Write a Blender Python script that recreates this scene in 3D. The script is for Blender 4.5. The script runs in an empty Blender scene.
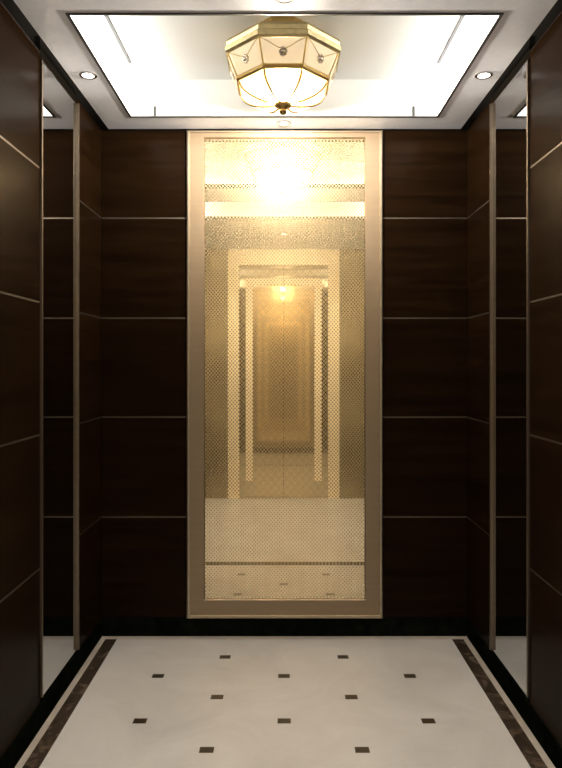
import bpy, bmesh, math
from mathutils import Vector
S = bpy.context.scene
COL = S.collection
PI = math.pi

# ------------------------------------------------------------------ camera
CZ = 1.23                    # eye height
cam_d = bpy.data.cameras.new('camera')
cam = bpy.data.objects.new('camera', cam_d)
COL.objects.link(cam)
cam.location = (0, 0, CZ)
cam.rotation_euler = (PI / 2, 0, 0)
cam_d.sensor_width = 36
cam_d.sensor_fit = 'AUTO'
cam_d.lens = 650 / 768 * 36
cam_d.shift_x = -2 / 768
cam_d.shift_y = -19 / 768
cam_d.clip_start = 0.01
S.camera = cam

# ------------------------------------------------------------------ world / exposure
w = bpy.data.worlds.new('world')
S.world = w
w.use_nodes = True
w.node_tree.nodes['Background'].inputs[0].default_value = (0.02, 0.018, 0.015, 1)
w.node_tree.nodes['Background'].inputs[1].default_value = 0.0
S.view_settings.view_transform = 'Standard'
S.view_settings.look = 'None'
S.view_settings.gamma = 1
S.view_settings.use_curve_mapping = False
S.view_settings.exposure = 0.0

SPOT_W = 4.0                # each recessed downlight
LAMP_W = 155.0                 # the ceiling lamp's bulb
COVE = 7.5                   # the luminous cove sides

# ------------------------------------------------------------------ dimensions (metres)
XL, XR = -0.8227, 0.835      # inner faces of the side walls
YB, YF = 2.95, -0.10         # inner faces of the back and front walls
ZC = CZ + 1.068              # ceiling underside
ZT = ZC + 0.24               # cab roof
S220 = 650 / YB              # pixels per metre on the back wall (used to size things on it)

# ------------------------------------------------------------------ helpers
def new_mat(name):
    m = bpy.data.materials.new(name)
    m.use_nodes = True
    nt = m.node_tree
    b = nt.nodes['Principled BSDF']
    return m, nt, b

def N(nt, t, **kw):
    n = nt.nodes.new(t)
    for k, v in kw.items():
        setattr(n, k, v)
    return n

def obj_coords(nt, scale=(1, 1, 1)):
    tc = N(nt, 'ShaderNodeNewGeometry')          # world position: same pattern on every piece
    mp = N(nt, 'ShaderNodeMapping')
    mp.inputs['Scale'].default_value = scale
    nt.links.new(tc.outputs['Position'], mp.inputs['Vector'])
    return mp.outputs['Vector']

def ramp(nt, fac, stops):
    r = N(nt, 'ShaderNodeValToRGB')
    el = r.color_ramp.elements
    el[0].position, el[0].color = stops[0][0], (*stops[0][1], 1)
    el[1].position, el[1].color = stops[-1][0], (*stops[-1][1], 1)
    for p, c in stops[1:-1]:
        e = el.new(p); e.color = (*c, 1)
    nt.links.new(fac, r.inputs['Fac'])
    return r.outputs['Color']

def metal(name, col, rough, var=0.05, metallic=1.0, scale=(3, 3, 60)):
    m, nt, b = new_mat(name)
    n = N(nt, 'ShaderNodeTexNoise'); n.inputs['Scale'].default_value = 1.0
    n.inputs['Detail'].default_value = 3
    nt.links.new(obj_coords(nt, scale), n.inputs['Vector'])
    lo = tuple(c * (1 - var) for c in col); hi = tuple(min(1, c * (1 + var)) for c in col)
    nt.links.new(ramp(nt, n.outputs['Fac'], [(0.3, lo), (0.7, hi)]), b.inputs['Base Color'])
    b.inputs['Metallic'].default_value = metallic
    if max(col) < 0.02: b.inputs['Specular IOR Level'].default_value = 0.0
    b.inputs['Roughness'].default_value = rough
    return m

def wood():
    m, nt, b = new_mat('dark_walnut')
    n = N(nt, 'ShaderNodeTexNoise'); n.inputs['Scale'].default_value = 1.0
    n.inputs['Detail'].default_value = 6; n.inputs['Distortion'].default_value = 0.6
    nt.links.new(obj_coords(nt, (2.0, 2.0, 26)), n.inputs['Vector'])
    c = ramp(nt, n.outputs['Fac'], [(0.25, (0.0055, 0.0026, 0.0011)), (0.5, (0.0092, 0.0044, 0.0018)), (0.78, (0.0145, 0.0072, 0.0030))])
    nt.links.new(c, b.inputs['Base Color'])
    b.inputs['Roughness'].default_value = 0.25
    b.inputs['Specular IOR Level'].default_value = 0.02
    return m

def marble(name, stops, scale, rough):
    m, nt, b = new_mat(name)
    n = N(nt, 'ShaderNodeTexNoise'); n.inputs['Scale'].default_value = scale
    n.inputs['Detail'].default_value = 8; n.inputs['Roughness'].default_value = 0.62
    n.inputs['Distortion'].default_value = 1.2
    nt.links.new(obj_coords(nt), n.inputs['Vector'])
    nt.links.new(ramp(nt, n.outputs['Fac'], stops), b.inputs['Base Color'])
    b.inputs['Roughness'].default_value = rough
    if stops[0][1][0] < 0.01: b.inputs['Specular IOR Level'].default_value = 0.0
    return m

def etched(name, col, dot_col, pitch, radius, rough=0.02, dot_rough=0.17, dots=True):
    """polished metal sheet with an etched staggered lattice of little satin diamonds"""
    m, nt, b = new_mat(name)
    b.inputs['Metallic'].default_value = 1.0
    g = N(nt, 'ShaderNodeNewGeometry')
    sp = N(nt, 'ShaderNodeSeparateXYZ')
    nt.links.new(g.outputs['Position'], sp.inputs[0])
    def M(op, a, bb=None):
        n = N(nt, 'ShaderNodeMath', operation=op)
        for i, v in enumerate((a, bb)):
            if v is None: continue
            if isinstance(v, (int, float)): n.inputs[i].default_value = v
            else: nt.links.new(v, n.inputs[i])
        return n.outputs[0]
    # |cos| lattice: sum of cosines peaks on a staggered (diamond) grid
    cx = M('COSINE', M('MULTIPLY', sp.outputs['X'], 2 * PI / pitch))
    cz = M('COSINE', M('MULTIPLY', sp.outputs['Z'], 2 * PI / (pitch * 1.15)))
    prod = M('MULTIPLY', cx, cz)
    mask = M('SMOOTH_MIN', M('MAXIMUM', M('MULTIPLY', M('SUBTRACT', prod, radius), 5.0), 0.0), 1.0)
    mx = N(nt, 'ShaderNodeMix', data_type='RGBA')
    nt.links.new(mask, mx.inputs['Factor'])
    mx.inputs['A'].default_value = (*col, 1); mx.inputs['B'].default_value = (*dot_col, 1)
    nt.links.new(mx.outputs['Result'], b.inputs['Base Color'])
    r = M('ADD', M('MULTIPLY', mask, dot_rough - rough), rough)
    nt.links.new(r, b.inputs['Roughness'])
    return m

def emit(name, col, strength, base=None, rough=0.4):
    m, nt, b = new_mat(name)
    b.inputs['Base Color'].default_value = (*(base or col), 1)
    b.inputs['Emission Color'].default_value = (*col, 1)
    b.inputs['Emission Strength'].default_value = strength
    b.inputs['Roughness'].default_value = rough
    return m

M_WOOD = wood()
M_CORE = metal('dark_backing', (0.006, 0.005, 0.004), 0.7, 0.1, 0.0)
M_JOINT = metal('joint_metal', (0.16, 0.135, 0.11), 0.5)
M_FRAME = metal('bronze_frame', (0.33, 0.25, 0.17), 0.55, 0.04)
M_BEAD = metal('bronze_bead', (0.50, 0.42, 0.31), 0.45, 0.04)
M_MFRAME = metal('mirror_edge_metal', (0.21, 0.17, 0.13), 0.38)
M_STEEL = metal('ceiling_metal', (0.75, 0.76, 0.83), 0.42, 0.03, 0.0, (40, 40, 40))
M_TRIM = metal('dark_slot_metal', (0.035, 0.033, 0.03), 0.5, 0.05, 0.0)
M_PANEL = etched('etched_gold_mirror', (1.0, 0.855, 0.60), (0.50, 0.385, 0.225), 0.0155, 0.08, 0.012, 0.6)
M_DOOR = etched('etched_gold_door', (0.95, 0.84, 0.62), (0.40, 0.32, 0.20), 0.022, 0.05, 0.05, 0.6)
M_SATIN = metal('satin_gold', (0.95, 0.84, 0.62), 0.5, 0.03, 0.6)
M_RETURN = etched('etched_bronze_return', (0.42, 0.35, 0.22), (0.16, 0.12, 0.07), 0.03, 0.10, 0.5, 0.6)
M_MIRROR = metal('tinted_mirror_glass', (0.57, 0.57, 0.57), 0.015, 0.01)
M_FLOOR = marble('cream_marble', [(0.3, (0.40, 0.378, 0.357)), (0.5, (0.445, 0.424, 0.403)), (0.7, (0.49, 0.47, 0.45))], 3.0, 0.32)
M_STRIPL = marble('pale_border_stone', [(0.3, (0.30, 0.26, 0.22)), (0.7, (0.42, 0.37, 0.32))], 6.0, 0.3)
M_STRIPD = marble('dark_border_marble', [(0.35, (0.018, 0.012, 0.008)), (0.55, (0.05, 0.035, 0.024)), (0.75, (0.12, 0.09, 0.065))], 14.0, 0.25)
M_INLAY = marble('dark_inlay_stone', [(0.3, (0.02, 0.014, 0.008)), (0.7, (0.05, 0.035, 0.02))], 25.0, 0.3)
M_BASE = marble('black_green_marble', [(0.4, (0.002, 0.0025, 0.0015)), (0.62, (0.005, 0.006, 0.0035)), (0.8, (0.018, 0.02, 0.013))], 12.0, 0.3)
M_COFFER = metal('white_coffer_paint', (0.84, 0.85, 0.83), 0.7, 0.01, 0.0)
M_COVE = emit('cove_diffuser', (1.0, 0.975, 0.94), COVE, (0.9, 0.9, 0.9))
M_SPOTLENS = emit('downlight_lens', (1.0, 0.96, 0.90), 5.0)
M_CHROME = metal('downlight_ring_metal', (0.72, 0.70, 0.70), 0.25)
M_BRASS = metal('lamp_brass', (0.55, 0.38, 0.14), 0.3, 0.08)
M_ANTIQUE = metal('crown_brass', (0.50, 0.41, 0.22), 0.45, 0.12, 1.0, (60, 60, 60))
def frosted(name, col, clear, glow):
    """lit frosted glass: part scatters the bulb's light, part lets it straight through"""
    m = bpy.data.materials.new(name); m.use_nodes = True
    nt = m.node_tree; nt.nodes.clear()
    out = N(nt, 'ShaderNodeOutputMaterial')
    p = N(nt, 'ShaderNodeBsdfPrincipled')
    p.inputs['Base Color'].default_value = (*[c * 0.15 for c in col], 1); p.inputs['Roughness'].default_value = 0.25
    p.inputs['Emission Color'].default_value = (*col, 1); p.inputs['Emission Strength'].default_value = glow
    t = N(nt, 'ShaderNodeBsdfTransparent'); t.inputs[0].default_value = (1.0, 0.96, 0.88, 1)
    mx = N(nt, 'ShaderNodeMixShader'); mx.inputs[0].default_value = clear
    nt.links.new(p.outputs[0], mx.inputs[1]); nt.links.new(t.outputs[0], mx.inputs[2])
    nt.links.new(mx.outputs[0], out.inputs[0])
    return m
M_GLASS = frosted('lit_frosted_glass', (1.0, 0.80, 0.52), 0.10, 0.72)
M_BOWL = frosted('lit_bowl_glass', (1.0, 0.84, 0.60), 0.6, 0.9)
M_RIB = metal('rib_brass', (0.30, 0.20, 0.08), 0.45, 0.08)
M_ROSE = metal('rosette_metal', (0.62, 0.52, 0.40), 0.4)

def box(bm, x0, x1, y0, y1, z0, z1, bevel=0.0):
    t = bmesh.new()
    vs = [t.verts.new((x, y, z)) for x in (x0, x1) for y in (y0, y1) for z in (z0, z1)]
    for f in ((0, 1, 3, 2), (4, 6, 7, 5), (0, 4, 5, 1), (2, 3, 7, 6), (0, 2, 6, 4), (1, 5, 7, 3)):
        t.faces.new([vs[i] for i in f])
    bmesh.ops.recalc_face_normals(t, faces=t.faces)
    if bevel:
        bmesh.ops.bevel(t, geom=list(t.edges), offset=bevel, segments=2, affect='EDGES', profile=0.6)
    me = bpy.data.meshes.new('tmp'); t.to_mesh(me); t.free()
    bm.from_mesh(me); bpy.data.meshes.remove(me)

def build(name, bm, mat, parent=None, kind=None, smooth=False, mats=None):
    bmesh.ops.recalc_face_normals(bm, faces=bm.faces)
    me = bpy.data.meshes.new(name); bm.to_mesh(me); bm.free()
    for m in (mats or [mat]): me.materials.append(m)
    if smooth:
        for p in me.polygons: p.use_smooth = True
        me.set_sharp_from_angle(angle=math.radians(40))
    o = bpy.data.objects.new(name, me); COL.objects.link(o)
    if parent is not None:
        o.parent = parent
        o.matrix_parent_inverse = parent.matrix_basis.inverted()
    if kind: o['kind'] = kind
    return o

def boxes(name, lst, mat, parent=None, kind=None, bevel=0.0):
    bm = bmesh.new()
    for b in lst: box(bm, *b, bevel=bevel)
    return build(name, bm, mat, parent, kind)

def thing(name, label, cat, loc, group=None):
    o = bpy.data.objects.new(name, None); COL.objects.link(o)
    o.location = loc; o.empty_display_size = 0.05
    o['label'] = label; o['category'] = cat
    if group: o['group'] = group
    return o

def lathe(bm, prof, seg=32, c=(0, 0, 0)):
    rings = []
    for r, z in prof:
        if r < 1e-6:
            rings.append([bm.verts.new((c[0], c[1], c[2] + z))])
        else:
            rings.append([bm.verts.new((c[0] + r * math.cos(2 * PI * i / seg), c[1] + r * math.sin(2 * PI * i / seg), c[2] + z)) for i in range(seg)])
    for a, b in zip(rings, rings[1:]):
        for i in range(seg):
            j = (i + 1) % seg
            if len(a) == 1 and len(b) == 1: continue
            if len(a) == 1: bm.faces.new((a[0], b[i], b[j]))
            elif len(b) == 1: bm.faces.new((a[i], b[0], a[j]))
            else: bm.faces.new((a[i], b[i], b[j], a[j]))

def tube(bm, pts, r, seg=8):
    pts = [Vector(p) for p in pts]
    rings = []
    for i, p in enumerate(pts):
        d = (pts[min(i + 1, len(pts) - 1)] - pts[max(i - 1, 0)]).normalized()
        up = Vector((0, 0, 1)) if abs(d.z) < 0.95 else Vector((1, 0, 0))
        a = d.cross(up).normalized(); b = d.cross(a).normalized()
        rings.append([bm.verts.new(p + (a * math.cos(2 * PI * k / seg) + b * math.sin(2 * PI * k / seg)) * r) for k in range(seg)])
    for a, b in zip(rings, rings[1:]):
        for k in range(seg):
            bm.faces.new((a[k], a[(k + 1) % seg], b[(k + 1) % seg], b[k]))
    bm.faces.new(rings[0]); bm.faces.new(rings[-1])

def mitred_frame(bm, x0, x1, z0, z1, prof):
    """picture-frame sweep in the XZ plane; prof = closed list of (inset, y)"""
    rings = []
    for ins, y in prof:
        rings.append([bm.verts.new(p) for p in ((x0 + ins, y, z0 + ins), (x1 - ins, y, z0 + ins), (x1 - ins, y, z1 - ins), (x0 + ins, y, z1 - ins))])
    n = len(rings)
    for i in range(n):
        a, b = rings[i], rings[(i + 1) % n]
        for k in range(4):
            bm.faces.new((a[k], a[(k + 1) % 4], b[(k + 1) % 4], b[k]))

# ------------------------------------------------------------------ the setting: floor
bm = bmesh.new()
box(bm, XL - 0.06, XR + 0.06, YF - 0.06, YB + 0.06, -0.04, -0.001)
floor = build('floor', bm, M_FLOOR, kind='structure')
LS, DS = 0.026, 0.078        # light strip, then dark strip, measured from the wall
fy0, fy1 = YF, YB
boxes('marble_field', [(XL + DS, XR - DS, fy0, YB - 0.035, -0.001, 0.0)], M_FLOOR, floor)
boxes('pale_border', [(XL, XL + LS, fy0, fy1, -0.001, 0.0), (XR - LS, XR, fy0, fy1, -0.001, 0.0),
                      (XL + LS, XR - LS, YB - 0.035, fy1, -0.001, 0.0)], M_STRIPL, floor)
boxes('dark_border', [(XL + LS, XL + DS, fy0, YB - 0.035, -0.001, 0.0002), (XR - DS, XR - LS, fy0, YB - 0.035, -0.001, 0.0002),
                      (XL + DS, XR - DS, YB - 1.115, YB - 1.05, -0.001, 0.0003)], M_STRIPD, floor)
bm = bmesh.new()
rows = [(2.738, 1), (2.571, 0), (2.408, 1), (2.246, 0), (2.077, 1)]
d = -1.0
k = 0
while d > YF + 0.1:
    if abs(d - (YB - 1.083)) > 0.075: rows.append((d, k % 2))
    d -= 0.165; k += 1
for yy, odd in rows:
    for xc in ((-0.244, 0.253) if odd else (-0.494, 0.004, 0.502)):
        box(bm, xc - 0.023, xc + 0.023, yy - 0.016, yy + 0.016, -0.001, 0.0004)
build('inlay_tile', bm, M_INLAY, floor)

# ------------------------------------------------------------------ walls
Z0 = CZ - 1.148              # top of the skirting (0.082)
zl = [CZ + 0.667, CZ + 0.213, CZ - 0.2365, CZ - 0.690, Z0]      # joints, top to bottom
zb = [ZC - 0.002] + zl
G = 0.0035                   # half the joint
def rows_z():
    for a, b in zip(zb, zb[1:]):
        yield b + G, a - G

T = 0.018                    # panel thickness; wall cores stand behind
wall_back = boxes('wall_back', [(XL - 0.08, XR + 0.08, YB + T, YB + 0.06 + T, -0.04, ZT)], M_CORE, kind='structure')
PX0, PX1 = (187 - 283) / S220, (382.5 - 283) / S220   # gold panel frame, left and right edges
for x0, x1 in ((XL, PX0 - 0.004), (PX1 + 0.004, XR)):
    for a, b in rows_z():
        boxes('wall_panel', [(x0, x1, YB, YB + T, a, b)], M_WOOD, wall_back, bevel=0.0015)
    for z in zl[:-1]:
        boxes('joint_strip', [(x0, x1, YB + 0.002, YB + T, z - G, z + G)], M_JOINT, wall_back)

MY0, MY1 = 2.212, 2.572      # side mirrors, from-to along the wall
for side, X, sgn in (('left', XL, -1), ('right', XR, 1)):
    def bx(d0, d1): return (X + sgn * d0, X + sgn * d1) if sgn > 0 else (X - d1, X - d0)
    wl = boxes('wall_' + side, [(*bx(T, T + 0.06), YF - 0.06, YB + T, -0.04, ZT)], M_CORE, kind='structure')
    for y0, y1 in ((YF, MY0 - 0.012), (MY1 + 0.012, YB - 0.001)):
        segs = [(y0, y1)] if y1 - y0 < 1 else [(y0, 0.9), (0.904, y1)]
        for s0, s1 in segs:
            for a, b in rows_z():
                boxes('wall_panel', [(*bx(0, T), s0, s1, a, b)], M_WOOD, wl, bevel=0.0015)
        for z in zl[:-1]:
            boxes('joint_strip', [(*bx(0.002, T), y0, y1, z - G, z + G)], M_JOINT, wl)
    # filler above the mirror
    boxes('wall_panel', [(*bx(0, T), MY0 - 0.011, MY1 + 0.011, CZ + 1.04, ZC + 0.046)], M_CORE, wl)
    boxes('baseboard_' + side, [(*bx(-0.003, T - 0.001), YF, YB - 0.004, 0.0, Z0 + G - 0.001)], M_BASE, kind='structure', bevel=0.001)
boxes('baseboard_back', [(XL + 0.004, XR - 0.004, YB - 0.003, YB + T - 0.001, 0.0, Z0 + G - 0.001)], M_BASE, kind='structure', bevel=0.001)

# front wall with the car door (behind the camera; seen in the mirrors)
FX = 0.006
DW = 0.515                   # half width of the door surround
wf = boxes('wall_front', [(XL - 0.08, XR + 0.08, YF - 0.10, YF - 0.04, -0.04, ZT)], M_CORE, kind='structure')
for x0, x1 in ((XL, FX - DW), (FX + DW, XR)):
    boxes('return_panel', [(x0, x1, YF - 0.04, YF, 0.0, ZC - 0.001)], M_RETURN, wf, bevel=0.002)
DT = CZ + 1.02
boxes('transom', [(FX - DW, FX + DW, YF - 0.04, YF, DT, ZC - 0.001)], M_SATIN, wf, bevel=0.002)
door = boxes('door_1', [(FX - DW, FX + DW, YF - 0.039, YF - 0.032, 0.0, DT)], M_CORE, kind='structure')
boxes('door_surround', [(FX - DW, FX - DW + 0.105, YF - 0.032, YF + 0.004, 0.0, DT),
                        (FX + DW - 0.105, FX + DW, YF - 0.032, YF + 0.004, 0.0, DT),
                        (FX - DW + 0.105, FX + DW - 0.105, YF - 0.032, YF + 0.004, DT - 0.10, DT)], M_SATIN, door, bevel=0.002)
for sg in (-1, 1):
    xa, xb = sorted((FX + sg * 0.0015, FX + sg * (DW - 0.107)))
    boxes('door_leaf', [(xa, xb, YF - 0.031, YF - 0.012, 0.004, DT - 0.102)], M_DOOR, door)
    xo0, xo1 = sorted((FX + sg * 0.35, FX + sg * 0.285))
    lf = boxes('door_moulding', [(xo0, xo1, YF - 0.012, YF - 0.006, 0.16, DT - 0.22)], M_SATIN, door, bevel=0.001)
    xi0, xi1 = sorted((FX + sg * 0.285, FX + sg * 0.0015))
    boxes('door_moulding', [(xi0, xi1, YF - 0.012, YF - 0.006, DT - 0.285, DT - 0.22)], M_SATIN, door, bevel=0.001)

# ------------------------------------------------------------------ ceiling
CXL, CXR = -0.66, 0.67       # coffer opening
C1 = (1.972, 2.80)           # first coffer, near and far edge
C2 = (1.12, 1.66)            # second coffer, added unseen near the door to light the front and the reflection
CH = 0.16                    # coffer depth
cxa, cxb = XL + 0.033, XR - 0.031
yb_ = YB - 0.008
TH = 0.022
ceil = boxes('ceiling', [(cxa, CXL, YF, yb_, ZC, ZC + TH), (CXR, cxb, YF, yb_, ZC, ZC + TH),
                         (CXL, CXR, C1[1], yb_, ZC, ZC + TH), (CXL, CXR, C2[1], C1[0], ZC, ZC + TH),
                         (CXL, CXR, YF, C2[0], ZC, ZC + TH)], M_STEEL, kind='structure')
boxes('roof', [(XL - 0.08, XR + 0.08, YF - 0.10, YB + 0.08, ZT, ZT + 0.04)], M_CORE, ceil)
for i, (a, b) in enumerate((C1, C2)):
    zt = ZC + CH
    boxes('coffer_top', [(CXL - 0.01, CXR + 0.01, a - 0.01, b + 0.01, zt, zt + 0.012)], M_COFFER, ceil)
    boxes('coffer_end', [(CXL, CXR, b - 0.003, b + 0.01, ZC + 0.0022, zt)], M_COFFER, ceil)
    boxes('coffer_end', [(CXL, CXR, a - 0.01, a, ZC + TH, zt)], M_COFFER, ceil)
    boxes('cove_diffuser', [(CXL - 0.01, CXL + 0.003, a, b - 0.004, ZC + 0.0022, zt)], M_COVE, ceil)
    boxes('cove_diffuser', [(CXR - 0.003, CXR + 0.01, a, b - 0.004, ZC + 0.0022, zt)], M_COVE, ceil)
    e = 0.009
    boxes('trim_%d' % (i + 1), [(CXL, CXL + e, a, b, ZC - 0.003, ZC + 0.002), (CXR - e, CXR, a, b, ZC - 0.003, ZC + 0.002),
                      (CXL + e, CXR - e, a, a + e, ZC - 0.003, ZC + TH), (CXL + e, CXR - e, b - e, b, ZC - 0.003, ZC + 0.002)],
          M_TRIM, kind='structure')
    L = (b - a)
    for xs in (-0.621, 0.632):
        boxes('slot_trim', [(xs - 0.006, xs + 0.006, a + 0.002, b - 0.16 if i == 0 else b - 0.01, zt - 0.004, zt)], M_TRIM, ceil)
        if i == 0:
            xm = xs * 0.888
            boxes('slot_trim', [(xm - 0.006, xm + 0.006, b - 0.006, b, ZC + 0.002, ZC + 0.045)], M_TRIM, ceil)

# ------------------------------------------------------------------ etched gold panel
gp = thing('etched_panel', 'tall champagne gold mirror panel with etched dots in a bronze frame on the back wall', 'mirror',
           ((PX0 + PX1) / 2, YB, Z0))
PZ0, PZ1 = CZ - (617.5 - 365) / S220, ZC - 0.008
FW = 0.080
IX0, IX1 = (205 - 283) / S220, (364.5 - 283) / S220
IZ0, IZ1 = CZ - (598.5 - 365) / S220, CZ + (365 - 139) / S220
bm = bmesh.new()
box(bm, IX0 + 0.001, IX1 - 0.001, YB - 0.003, YB + 0.012, IZ0 + 0.001, IZ1 - 0.001)
build('mirror_sheet', bm, M_PANEL, gp)
# flat frame, four mitred rails in one mesh
bm = bmesh.new()
b0 = 0.016
def rail(yf, yb):
    o = [(PX0 + b0, PZ0 + b0), (PX1 - b0, PZ0 + b0), (PX1 - b0, PZ1 - 0.010), (PX0 + b0, PZ1 - 0.010)]
    i = [(IX0, IZ0), (IX1, IZ0), (IX1, IZ1), (IX0, IZ1)]
    i2 = [(IX0 - 0.004, IZ0 - 0.004), (IX1 + 0.004, IZ0 - 0.004), (IX1 + 0.004, IZ1 + 0.004), (IX0 - 0.004, IZ1 + 0.004)]
    rings = [[bm.verts.new((x, yb, z)) for x, z in o], [bm.verts.new((x, yf, z)) for x, z in o],
             [bm.verts.new((x, yf, z)) for x, z in i2], [bm.verts.new((x, yf + 0.005, z)) for x, z in i],
             [bm.verts.new((x, yb, z)) for x, z in i]]
    for q in range(5):
        a, b = rings[q], rings[(q + 1) % 5]
        for k in range(4):
            bm.faces.new((a[k], a[(k + 1) % 4], b[(k + 1) % 4], b[k]))
rail(YB - 0.012, YB + 0.012)
build('frame', bm, M_FRAME, gp)
bm = bmesh.new()
o1 = (PX0, PX1, PZ0, PZ1)
rings = []
for ins, y in ((0, YB + 0.012), (0, YB - 0.012), (0.006, YB - 0.017), (b0 - 0.002, YB - 0.017), (b0, YB - 0.012), (b0, YB + 0.012)):
    top = ins if ins < 0.001 else ins * 0.6
    rings.append([bm.verts.new(p) for p in ((PX0 + ins, y, PZ0 + ins), (PX1 - ins, y, PZ0 + ins), (PX1 - ins, y, PZ1 - top), (PX0 + ins, y, PZ1 - top))])
for q in range(len(rings)):
    a, b = rings[q], rings[(q + 1) % len(rings)]
    for k in range(4):
        bm.faces.new((a[k], a[(k + 1) % 4], b[(k + 1) % 4], b[k]))
build('edge_bead', bm, M_BEAD, gp)

# ------------------------------------------------------------------ side mirrors
for X, s, lab in ((XL, 1, 'tall narrow tinted mirror strip with thin metal edges on the left wall'),
                  (XR, -1, 'tall narrow tinted mirror strip with thin metal edges on the right wall')):
    mz0, mz1 = CZ - 1.128, CZ + 1.036
    r = thing('wall_mirror', lab, 'mirror', (X, (MY0 + MY1) / 2, mz0), 'narrow mirrors on the side walls')
    def bb(d0, d1): return tuple(sorted((X + s * d0, X + s * d1)))
    boxes('mirror_glass', [(*bb(-0.016, 0.004), MY0, MY1, mz0, mz1)], M_MIRROR, r)
    boxes('frame_strip', [(*bb(-0.016, 0.007), MY0 - 0.010, MY0, mz0, mz1)], M_MFRAME, r, bevel=0.001)
    boxes('frame_strip', [(*bb(-0.016, 0.015), MY1, MY1 + 0.010, mz0, mz1)], M_MFRAME, r, bevel=0.001)

# ------------------------------------------------------------------ downlights
def downlight(x, y, label, watts, grp='recessed downlights in the ceiling'):
    r = thing('downlight', label, 'downlight', (x, y, ZC), grp)
    bm = bmesh.new()
    lathe(bm, [(0.021, 0.004), (0.022, -0.003), (0.029, -0.0045), (0.033, -0.002), (0.033, 0.001)], 32, (x, y, ZC))
    build('trim_ring', bm, M_CHROME, r, smooth=True)
    bm = bmesh.new()
    lathe(bm, [(0.0, -0.0035), (0.012, -0.0032), (0.0215, -0.001), (0.0215, 0.001), (0, 0.001)], 24, (x, y, ZC))
    build('lens', bm, M_SPOTLENS, r, smooth=True)
    ld = bpy.data.lights.new('downlight_bulb', 'SPOT')
    ld.energy = watts; ld.spot_size = math.radians(130); ld.spot_blend = 0.9
    ld.color = (1.0, 0.93, 0.82); ld.shadow_soft_size = 0.02
    lo = bpy.data.objects.new('downlight_bulb', ld); COL.objects.link(lo)
    lo.parent = r; lo.location = (0, 0, -0.012)
    return r
downlight(-0.718, 2.394, 'small round recessed downlight in the left ceiling border above the side mirror', SPOT_W)
downlight(0.740, 2.394, 'small round recessed downlight in the right ceiling border above the side mirror', SPOT_W)
downlight(0.004, 2.868, 'small round downlight in the back ceiling border right above the gold panel', SPOT_W * 0.6)
downlight(0.004, 1.885, 'small round downlight at the top edge of the photo, in front of the lamp', SPOT_W)
for x, y, side in ((-0.718, 1.39, 'left side of the cab, nearer the lamp'), (0.740, 1.39, 'right side of the cab, nearer the lamp'),
             (-0.718, 0.45, 'left front corner by the door'), (0.740, 0.45, 'right front corner by the door'), (0.006, 0.6, 'centre in front of the door')):
    downlight(x, y, 'small round downlight added to brighten the floor, at the ' + side, SPOT_W * 11, 'unseen downlights added near the door to brighten the floor')  # unseen extra lights, added to brighten the floor mirrored in the gold panel

# ------------------------------------------------------------------ octagonal ceiling lamp
LX, LY = 0.0, 2.39
lamp = thing('ceiling_lamp', 'octagonal brass and frosted glass ceiling lamp with domed bottom hanging in the bright coffer', 'ceiling lamp',
             (LX, LY, ZC + CH))
A8 = [PI / 8 + k * PI / 4 for k in range(8)]
def octo(ap, h):
    R = ap / math.cos(PI / 8)
    return [Vector((LX + R * math.cos(a), LY + R * math.sin(a), CZ + h)) for a in A8]
def oct_loft(bm, prof, cap0=False, cap1=False, closed=False):
    rings = [[bm.verts.new(v) for v in octo(a, h)] for a, h in prof]
    pairs = list(zip(rings, rings[1:])) + ([(rings[-1], rings[0])] if closed else [])
    for a, b in pairs:
        for k in range(8):
            bm.faces.new((a[k], a[(k + 1) % 8], b[(k + 1) % 8], b[k]))
    if cap0: bm.faces.new(rings[0])
    if cap1: bm.faces.new(rings[-1])
bm = bmesh.new()
oct_loft(bm, [(0.10, 1.228), (0.10, 1.205), (0.12, 1.195), (0.12, 1.172), (0.05, 1.172)], True, True)
build('canopy', bm, M_BRASS, lamp)
# crown moulding: stepped octagonal ring
bm = bmesh.new()
oct_loft(bm, [(0.10, 1.172), (0.178, 1.170), (0.184, 1.160), (0.197, 1.157), (0.203, 1.146), (0.200, 1.134), (0.206, 1.128), (0.205, 1.114),
              (0.196, 1.108), (0.190, 1.108), (0.190, 1.160), (0.10, 1.164)], closed=True)
build('crown_ring', bm, M_ANTIQUE, lamp)
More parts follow.
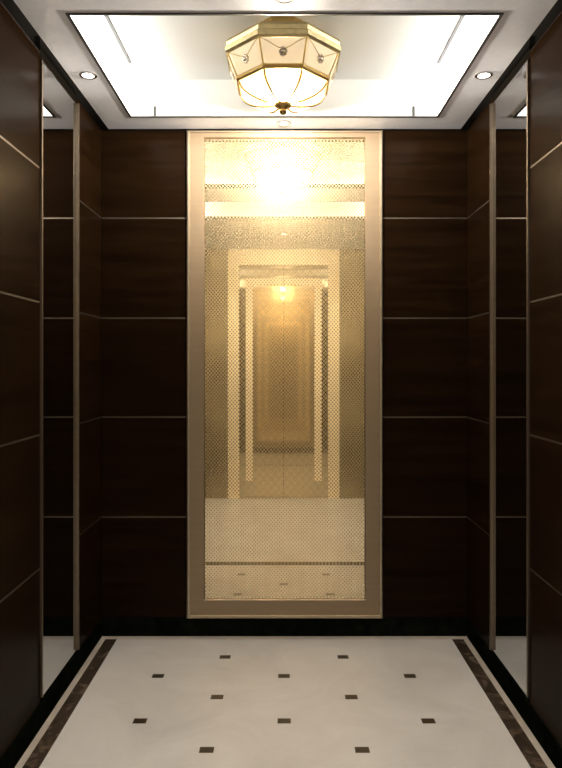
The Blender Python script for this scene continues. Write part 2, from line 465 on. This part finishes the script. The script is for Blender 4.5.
# upper glass panels, leaning in
UP, LO = (0.196, 1.108), (0.162, 1.026)
u, l = octo(*UP), octo(*LO)
for k in range(8):
    j = (k + 1) % 8
    bm = bmesh.new()
    c = Vector((LX, LY, CZ + 1.07))
    q = [u[k], u[j], l[j], l[k]]
    nrm = (q[1] - q[0]).cross(q[3] - q[0]).normalized()
    if nrm.dot((q[0] + q[2]) / 2 - c) < 0: nrm.negate()
    cen = (q[0] + q[1] + q[2] + q[3]) / 4
    f_ = [v + (cen - v) * 0.03 for v in q]
    bulge = []
    outer = [bm.verts.new(v) for v in f_]
    inner = [bm.verts.new(v + (cen - v) * 0.16 + nrm * 0.003) for v in f_]
    back = [bm.verts.new(v - nrm * 0.004) for v in f_]
    for a in range(4):
        b = (a + 1) % 4
        bm.faces.new((outer[a], outer[b], inner[b], inner[a]))
        bm.faces.new((outer[a], back[a], back[b], outer[b]))
    bm.faces.new(inner); bm.faces.new(back[::-1])
    pn = build('glass_panel', bm, M_GLASS, lamp)
    # arched swag and centre rosette
    ex = (q[1] - q[0]).normalized(); ez = ex.cross(nrm).normalized()
    if ez.z < 0: ez.negate()
    bm = bmesh.new()
    for pt in range(8):
        a = pt * PI / 4
        o = cen + nrm * 0.006 + ex * math.cos(a) * 0.011 + ez * math.sin(a) * 0.011
        bmesh.ops.create_icosphere(bm, subdivisions=1, radius=0.0062, matrix=__import__('mathutils').Matrix.Translation(o))
    bmesh.ops.create_icosphere(bm, subdivisions=2, radius=0.008, matrix=__import__('mathutils').Matrix.Translation(cen + nrm * 0.007))
    build('rosette', bm, M_ROSE, pn, smooth=True)
    bm = bmesh.new()
    ht = (u[k] - l[k]).length
    for sg in (-1, 1):
        hw = (u[j] - u[k]).length / 2 - 0.010
        pts = []
        for t in range(9):
            f = t / 8
            pts.append(cen + nrm * 0.005 + ex * sg * (hw * (1 - f) ** 0.8 * 0.95 + 0.012) + ez * (ht * 0.46 - ht * 0.62 * (f ** 1.6) * 0.55))
        tube(bm, pts, 0.0014, 6)
    build('swag', bm, M_BRASS, pn, smooth=True)
for k in range(8):
    bm = bmesh.new(); tube(bm, [u[k], l[k]], 0.0035, 8)
    build('corner_bar', bm, M_BRASS, lamp, smooth=True)
bm = bmesh.new()
oct_loft(bm, [(0.158, 1.034), (0.166, 1.034), (0.169, 1.028), (0.166, 1.020), (0.160, 1.016), (0.152, 1.018), (0.150, 1.028)], closed=True)
build('lower_ring', bm, M_BRASS, lamp)
# faceted glass bowl with curved ribs
def bowl(t):                 # t 0 (ring) .. 1 (bottom cap): quarter-ellipse-like profile
    a = t * PI / 2
    return 0.026 + (0.156 - 0.026) * math.cos(a) ** 0.9, 1.020 - 0.062 * math.sin(a)
TT = [i / 8 for i in range(9)]
lev = [octo(*bowl(t)) for t in TT]
for k in range(8):
    j = (k + 1) % 8
    bm = bmesh.new()
    fr = [[bm.verts.new(v[k]), bm.verts.new((v[k] + v[j]) / 2 + ((v[k] + v[j]) / 2 - Vector((LX, LY, CZ + 1.05))).normalized() * 0.003), bm.verts.new(v[j])] for v in lev]
    for a, b in zip(fr, fr[1:]):
        for i in (0, 1):
            bm.faces.new((a[i], a[i + 1], b[i + 1], b[i]))
    o = build('bowl_glass', bm, M_BOWL, lamp, smooth=True)
for k in range(8):
    bm = bmesh.new()
    tube(bm, [v[k] for v in lev], 0.0040, 8)
    build('rib', bm, M_RIB, lamp, smooth=True)
bm = bmesh.new()
lathe(bm, [(0.0, 0.966), (0.024, 0.966), (0.032, 0.958), (0.030, 0.950), (0.018, 0.945), (0.012, 0.938), (0.014, 0.931), (0.009, 0.922), (0.0, 0.917)], 24, (LX, LY, CZ))
build('finial', bm, M_BRASS, lamp, smooth=True)
ld = bpy.data.lights.new('lamp_bulb', 'POINT'); ld.energy = LAMP_W; ld.color = (1, 0.94, 0.86); ld.shadow_soft_size = 0.03
lo = bpy.data.objects.new('lamp_bulb', ld); COL.objects.link(lo); lo.parent = lamp
lo.location = (0, 0, CZ + 0.99 - (ZC + CH))
